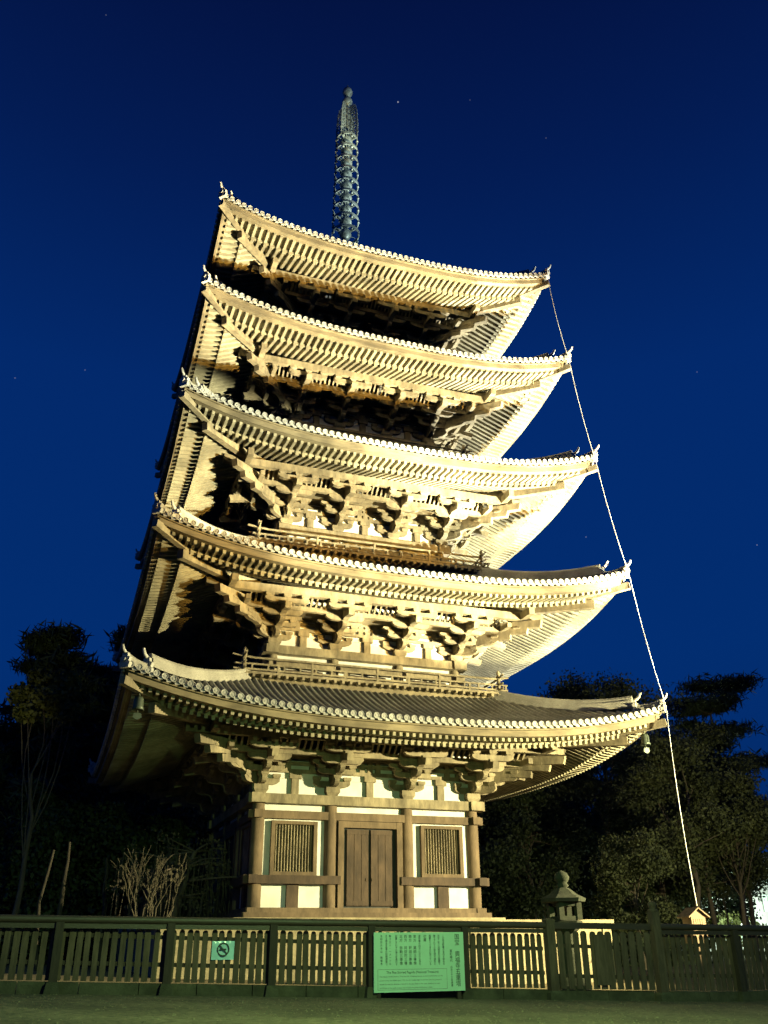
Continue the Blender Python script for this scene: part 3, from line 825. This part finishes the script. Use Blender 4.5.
def pine(px, top, Y, wpx, label, tiers=9, n=520, low=.4, lean=0., trunk_r=.28, group='pines behind the pagoda', size=.5):
    base = at(px, 930, Y=Y); tp = at(px, top, Y=Y); g0 = gz(base.x); H = tp.z-g0
    dpt = (Vector((base.x, Y, 10))-CAM).dot(D_); w = wpx/FPX*dpt/2
    root = empty('pine_tree', (base.x, Y, g0)); tag(root, label, 'tree', group)
    tr = MB(); cr = MB()
    tk = limb(tr, (base.x-lean, Y, g0-.2), (base.x, Y, g0+H*.97), trunk_r, .06, .03, 12)
    for q in range(tiers):
        v = q/(tiers-1); zc = g0+H*(low+(1-low)*v)
        for j in range(random.randint(3, 5)):
            a = random.uniform(0, 2*pi); ln = w*(1-.62*v)*random.uniform(.45, 1.05)
            st = tk[min(12, int(12*(zc-g0)/H))]
            en = Vector((st.x+ln*cos(a), st.y+ln*sin(a), zc+random.uniform(-.3, .4)))
            limb(tr, st, en, .09, .03, .08, 4)
            for t in (.55, .8, 1.):
                p = st.lerp(en, t); s = w*.2*random.uniform(.7, 1.2)
                leaves(cr, (p.x+random.uniform(-.4, .4), p.y, p.z+.15), s*1.1, s*1.1, s*.24, n//6, size*.24, .1, .25, 7); leaves(cr, (p.x, p.y, p.z+.2), s*1.9, s*1.9, s*.5, n//10, size*.24, .3, .0, 7)
    tr.build('trunk', 'bark', root); cr.build('crown', 'leaf_pine', root); rebase(root)

pine(8, 642, 13, 150, 'tall dark pine at the far left edge of the photo', 9, 700)
pine(63, 668, 22, 120, 'dark pine rising between the left edge and the lowest roof corner', 8, 760, .3)
pine(105, 640, 16, 130, 'dark pine just left of the lowest roof corner', 9, 760, .35, lean=.6)
pine(752, 690, 22, 150, 'tall pine at the right edge of the photo, above the building glow', 8, 900, .45)
broad_tree(742, 775, 15, 105, 'rounded tree below the tall pine at the right edge', 'leaf_broad', 22, 420, .3, .5, trunk_r=.18)
broad_tree(672, 752, 20, 100, 'leafy tree behind the cable, between the roof corner and the pine', 'leaf_dark', 26, 430, .3, .2)
broad_tree(715, 728, 17, 120, 'broad leafy tree in front of the pine, right of the cable', 'leaf_broad', 30, 430, .3, .3, trunk_r=.2)
broad_tree(700, 765, 38, 110, 'rounded dark tree behind the cable, filling the gap beside the pine', 'leaf_dark', 30, 480, .45, .1)
broad_tree(565, 745, 38, 120, 'rounded dark tree far behind, under the right end of the lowest roof', 'leaf_dark', 30, 480, .45, .0)
broad_tree(500, 800, 30, 100, 'low dark tree touching the right side of the pagoda walls', 'leaf_dark', 28, 480, .42, .0)
broad_tree(12, 668, 34, 150, 'full dark tree behind the pines at the far left', 'leaf_dark', 30, 480, .45, .1)
broad_tree(85, 690, 36, 120, 'full dark tree behind the pines beside the lowest roof', 'leaf_dark', 30, 480, .45, .1)
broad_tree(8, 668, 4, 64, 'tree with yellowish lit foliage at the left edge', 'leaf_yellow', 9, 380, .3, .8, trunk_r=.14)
broad_tree(20, 775, 12, 170, 'low dark bushy tree at the left edge under the pines', 'leaf_dark', 26, 430, .34, .0)
broad_tree(110, 745, 20, 170, 'dark bushy tree behind the bare branched shrub', 'leaf_dark', 26, 430, .36, .05)
broad_tree(150, 800, 12, 130, 'low dark tree directly behind the bare shrub', 'leaf_dark', 26, 520, .34, .0)
broad_tree(60, 800, 14, 120, 'low dark tree behind the slender bare trees', 'leaf_dark', 26, 520, .34, .0)
broad_tree(190, 700, 24, 150, 'dark tree hidden behind the left side of the pagoda', 'leaf_dark', 26, 520, .4, .0)
broad_tree(622, 658, 24, 150, 'broad tree rising over the right end of the lowest roof', 'leaf_broad', 30, 460, .34, .35)
broad_tree(700, 738, 12, 110, 'leafy yellow green tree behind the hanging cable', 'leaf_broad', 26, 430, .28, .42, trunk_r=.22)
broad_tree(640, 835, 4, 90, 'round low tree above the wooden gate, right of the lantern', 'leaf_broad', 20, 420, .22, .3, trunk_r=.16)
broad_tree(530, 770, 26, 130, 'dark tree behind the right side of the pagoda', 'leaf_dark', 26, 430, .36, .12)
broad_tree(590, 800, 34, 120, 'dark tree in the distance between lantern and pagoda', 'leaf_dark', 24, 400, .4, .15)
broad_tree(660, 740, 34, 110, 'dark tree behind the leafy trees on the right', 'leaf_dark', 24, 400, .42, .1)
broad_tree(752, 770, 20, 90, 'tree with lit lower leaves in front of the pale building', 'leaf_broad', 16, 330, .26, .2, trunk_r=.2)

# far wood
mb = MB()
for q in range(240):
    x = random.uniform(-80, 125); y = random.uniform(60, 80); s = random.uniform(3, 5.)
    zm = 17 if x < 40 else 12
    if 68 < x < 84: continue
    leaves(mb, (x, y, random.uniform(0, zm)), s, s, s, 300, 1.0, .2)
tag(mb.build('far_wood', 'leaf_dark'), 'dark wood along the horizon behind the trees', kind='stuff')

# undergrowth behind the fence on both sides
mb = MB()
for q in range(60):
    x = random.uniform(-34, -11); y = random.uniform(6, 26); leaves(mb, (x, y, .6), 1.6, 1.6, 1.2, 170, .24, .2)
for q in range(60):
    x = random.uniform(11, 27); y = random.uniform(8, 30); leaves(mb, (x, y, .5), 1.6, 1.6, 1.1, 170, .24, .2)
tag(mb.build('undergrowth', 'leaf_dark'), 'low dark undergrowth on both sides of the pagoda', kind='stuff')

# bare shrub
bs = at(150, 915, Y=-3.0); g0 = gz(bs.x)
sh = empty('bare_shrub', (bs.x, -3, g0)); tag(sh, 'pale leafless shrub with many forked branches left of the pagoda base', 'shrub')
mb = MB()
def fork(p, d, L, r, dep):
    e = p+d*L; limb(mb, p, e, r, r*.7, .1, 4)
    if dep == 0: return
    for _ in range(random.choice((2, 2, 3))):
        nd = (d+Vector((random.uniform(-.6, .6), random.uniform(-.5, .5), random.uniform(-.05, .4)))).normalized()
        fork(e, nd, L*random.uniform(.62, .85), r*.68, dep-1)
for a in range(5):
    d = Vector((cos(a*1.26+.3)*.3, sin(a*1.26+.3)*.3, 1)).normalized(); fork(Vector((bs.x+cos(a)*.08, -3, g0)), d, 1.3, .045, 4)
mb.build('branches', 'twig', sh); rebase(sh)
# leaning trunk with weeping twigs
ws = at(165, 915, Y=-1.0); g0 = gz(ws.x)
we = empty('weeping_tree', (ws.x, -1, g0)); tag(we, 'weeping tree with a leaning trunk and hanging twigs beside the bare shrub', 'tree')
mb = MB(); tk = limb(mb, (ws.x, -1, g0-.1), (ws.x+1.0, -.6, g0+4.2), .17, .09, .06, 8); tw = MB()
for q in range(34):
    a = random.uniform(0, 2*pi); L = random.uniform(.8, 2.5); st = tk[random.randint(5, 8)]
    p = Vector((st.x+L*cos(a)*1.15, st.y+L*sin(a), st.z+random.uniform(-.2, .5)))
    limb(mb, st, p, .05, .02, .15, 4)
    for t in range(9):
        x = p.x+random.uniform(-.45, .45); y = p.y+random.uniform(-.4, .4); zt_ = p.z+random.uniform(-.4, .15); ln = random.uniform(.7, 2.6)
        tw.tube([(x, y, zt_), (x+random.uniform(-.1, .1), y, zt_-ln*.5), (x+random.uniform(-.15, .15), y, zt_-ln)], [.012, .01, .006], 4, False)
        if t % 3 == 0: leaves(tw, (x, y, zt_-.1), .4, .4, .3, 16, .09, .1)
mb.build('trunk', 'bark', we); tw.build('twigs', 'twig', we); rebase(we)
# thin pale poles/trunks at the left
for px, tpy, Y, lab in ((44, 850, -2, 'thin pale leaning trunk at the left, behind the fence'), (60, 842, 0, 'second pale slender trunk just right of the thin leaning one'), (106, 858, 1, 'short grey trunk left of the bare shrub')):
    b0 = at(px, 915, Y=Y); t0 = at(px+(10 if px < 100 else 2), tpy, Y=Y); mb = MB()
    limb(mb, (b0.x, Y, gz(b0.x)-.1), (t0.x, Y, t0.z), .07 if px == 44 else .13, .05, .05, 7)
    tag(mb.build('bare_tree', 'dimbark'), lab, 'tree', 'slender bare trees at the left')

broad_tree(728, 858, 24, 70, 'small tree screening the lit building right of the cable box', 'leaf_broad', 7, 160, .22, .3, trunk_r=.1)
# ------------------------------------------------------------------ pale building and lamp in the distance
b0 = at(742, 905, Y=44)
bd = empty('background_building', (b0.x, 46, gz(b0.x))); tag(bd, 'pale lit building far behind the trees at the right edge', 'building')
mb = MB(); mb.box(-4.2, 12, 0, 8, 0, 9.2); mb.build('wall', 'housewall', bd)
mb = MB(); mb.box(-4.6, 12.4, -.4, 8.4, 9.2, 9.6); mb.build('roof', 'tile', bd)
for zf_ in (1.2, 4.0, 6.8):
    for t in range(4):
        mb = MB(); x = -3.2+t*3.8; mb.box(x, x+1.3, -.05, .02, zf_, zf_+1.6); w_ = mb.build('window', 'glass', bd)
        mb = MB(); mb.box(x-.06, x, -.08, .0, zf_-.06, zf_+1.66); mb.box(x+1.3, x+1.36, -.08, .0, zf_-.06, zf_+1.66); mb.box(x+.62, x+.68, -.08, -.05, zf_, zf_+1.6); mb.build('window_frame', 'vermil', w_)
for k_, (px, Y, lab) in enumerate(((741, 27.5, 'garden lamp with a white globe by the pale building at the right'), (601, 44, 'small garden lamp glowing far off, right of the stone lantern'), (545, 52, 'small far garden lamp between the pagoda and the stone lantern'))):
    p = at(px, 912, Y=Y); g0 = gz(p.x); h = 1.5 if k_ else 2.2
    la = empty('garden_lamp', (p.x, Y, g0)); tag(la, lab, 'lamp', 'garden lamps in the distance')
    mb = MB(); mb.tube([(0, 0, 0), (0, 0, h)], .04, 8); mb.build('lamp_pole', 'vermil', la)
    mb = MB(); mb.lathe([(.02, h), (.12, h+.05), (.16, h+.16), (.12, h+.27), (.02, h+.32)], (0, 0, 0), 14); mb.build('lamp_globe', 'lamp', la)
    ld = bpy.data.lights.new('garden_light', 'POINT'); ld.energy = (1100, 250, 250)[k_]; ld.color = (.75, 1, .72); ld.shadow_soft_size = .2
    lo = bpy.data.objects.new('garden_light', ld); C.objects.link(lo); lo.location = (p.x, Y-.35, g0+h+.2)

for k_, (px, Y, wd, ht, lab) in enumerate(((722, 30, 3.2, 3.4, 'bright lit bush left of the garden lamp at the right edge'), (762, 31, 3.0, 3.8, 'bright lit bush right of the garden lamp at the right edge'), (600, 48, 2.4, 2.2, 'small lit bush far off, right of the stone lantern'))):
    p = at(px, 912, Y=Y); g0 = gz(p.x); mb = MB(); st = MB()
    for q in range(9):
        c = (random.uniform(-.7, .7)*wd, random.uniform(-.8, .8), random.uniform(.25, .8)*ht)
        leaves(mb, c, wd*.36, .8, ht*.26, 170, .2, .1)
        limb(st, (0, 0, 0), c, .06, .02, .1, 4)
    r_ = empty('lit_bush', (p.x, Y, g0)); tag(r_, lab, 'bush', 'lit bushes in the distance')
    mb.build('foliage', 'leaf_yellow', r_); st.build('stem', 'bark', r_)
ld = bpy.data.lights.new('wall_fill', 'POINT'); ld.energy = 3000; ld.color = (.82, 1, .8); ld.shadow_soft_size = .2  # added without a fixture to brighten the pale building
lo = bpy.data.objects.new('wall_fill', ld); C.objects.link(lo); lo.location = (b0.x+1, 41.5, 3.0)
# ------------------------------------------------------------------ lights
def spot(name, loc, tgt, energy, col, half, blend, size=.15, wide=1.):
    ld = bpy.data.lights.new(name, 'SPOT'); ld.energy = energy; ld.color = col; ld.spot_size = R(half*2); ld.spot_blend = blend; ld.shadow_soft_size = size
    o = bpy.data.objects.new(name, ld); C.objects.link(o); o.location = loc
    o.rotation_euler = (Vector(tgt)-Vector(loc)).to_track_quat('-Z', 'Y').to_euler(); o.scale = (wide, 1, 1)
    return o
spot('floodlight_low', (17, -21, 6.5), (-.6, -5, 5.6), 70000, (1, .88, .46), 26, .25, .12, 1.25)
spot('floodlight_middle', (25, -32.5, .6), (0, -4, 16.9), 310000, (1, .96, .62), 6.4, .3, .12, 2.7)
spot('floodlight_middle_amber', (24, -38, .6), (-3, -4, 15.9), 90000, (1, .55, .10), 5.2, .4, .12, 2.4)
spot('floodlight_high', (17, -24, .5), (-1.5, -4, 30.3), 300000, (1, .95, .64), 12.5, .45, .12, 2.1)
spot('floodlight_high_amber', (17.5, -25.6, .5), (0, -4, 29.5), 80000, (1, .55, .10), 13, .45, .12, 2.1)
spot('floodlight_side', (34, -3, .8), (2, -1, 25.0), 290000, (1, 1, .84), 17, .3)
spot('floodlight_spire', (45, -30, 2), (0, 0, 43.5), 190000, (.9, 1, .9), 6, .6)
spot('street_light', (-5.5, -29.5, 6.5), (-5, -23, -.5), 3700, (.58, 1, .33), 60, .5)
spot('tree_fill', (24, -12, 1), (21, 16, 7), 9000, (1, .97, .45), 36, .6)  # unseen lamp added in place of floodlight spill on the right-hand trees
spot('foliage_fill', (-19, -10, .6), (-14.2, 4, 10), 1600, (1, .97, .3), 8, .7)  # unseen lamp added to brighten the yellowish tree at the left

# ------------------------------------------------------------------ sky
w = bpy.data.worlds.new('World'); S.world = w; w.use_nodes = True; nt = w.node_tree; N = nt.nodes; L = nt.links
bg = N['Background']; tc = N.new('ShaderNodeTexCoord'); sx = N.new('ShaderNodeSeparateXYZ'); L.new(tc.outputs['Generated'], sx.inputs[0])
cr = N.new('ShaderNodeValToRGB'); el = cr.color_ramp.elements
el[0].position = 0; el[0].color = (.0010, .020, .115, 1)
el[1].position = 1; el[1].color = (.0006, .0018, .022, 1)
for p, c in ((.28, (.0006, .024, .145)), (.55, (.0008, .020, .132)), (.72, (.0009, .0105, .078)), (.84, (.0009, .0055, .046))):
    e = el.new(p); e.color = c+(1,)
L.new(sx.outputs['Z'], cr.inputs[0])
# a handful of faint stars: directions on the sky
prev = cr.outputs[0]
for px, py, st in ((398, 102, .25), (85, 370, .06), (15, 378, .07), (697, 372, .05), (546, 138, .04), (523, 700, .0), (106, 15, .05), (757, 545, .12), (586, 537, .09), (470, 100, .03)):
    if not st: continue
    d = (D_*FPX+RR*(px-384)+UU*(512-py)).normalized()
    dp = N.new('ShaderNodeVectorMath'); dp.operation = 'DOT_PRODUCT'; L.new(tc.outputs['Generated'], dp.inputs[0]); dp.inputs[1].default_value = d
    gt = N.new('ShaderNodeMath'); gt.operation = 'GREATER_THAN'; L.new(dp.outputs['Value'], gt.inputs[0]); gt.inputs[1].default_value = cos(.0008)
    mx = N.new('ShaderNodeMix'); mx.data_type = 'RGBA'; mx.blend_type = 'ADD'; mx.inputs['B'].default_value = (st, st, st, 1)
    L.new(gt.outputs[0], mx.inputs['Factor']); L.new(prev, mx.inputs['A']); prev = mx.outputs['Result']
L.new(prev, bg.inputs[0]); bg.inputs[1].default_value = 1.12

v = S.view_settings; v.view_transform = 'Standard'; v.look = 'None'; v.exposure = 0; v.gamma = 1; v.use_curve_mapping = False
S.cycles.max_bounces = 6; S.cycles.diffuse_bounces = 1
S.cycles.use_denoising = True
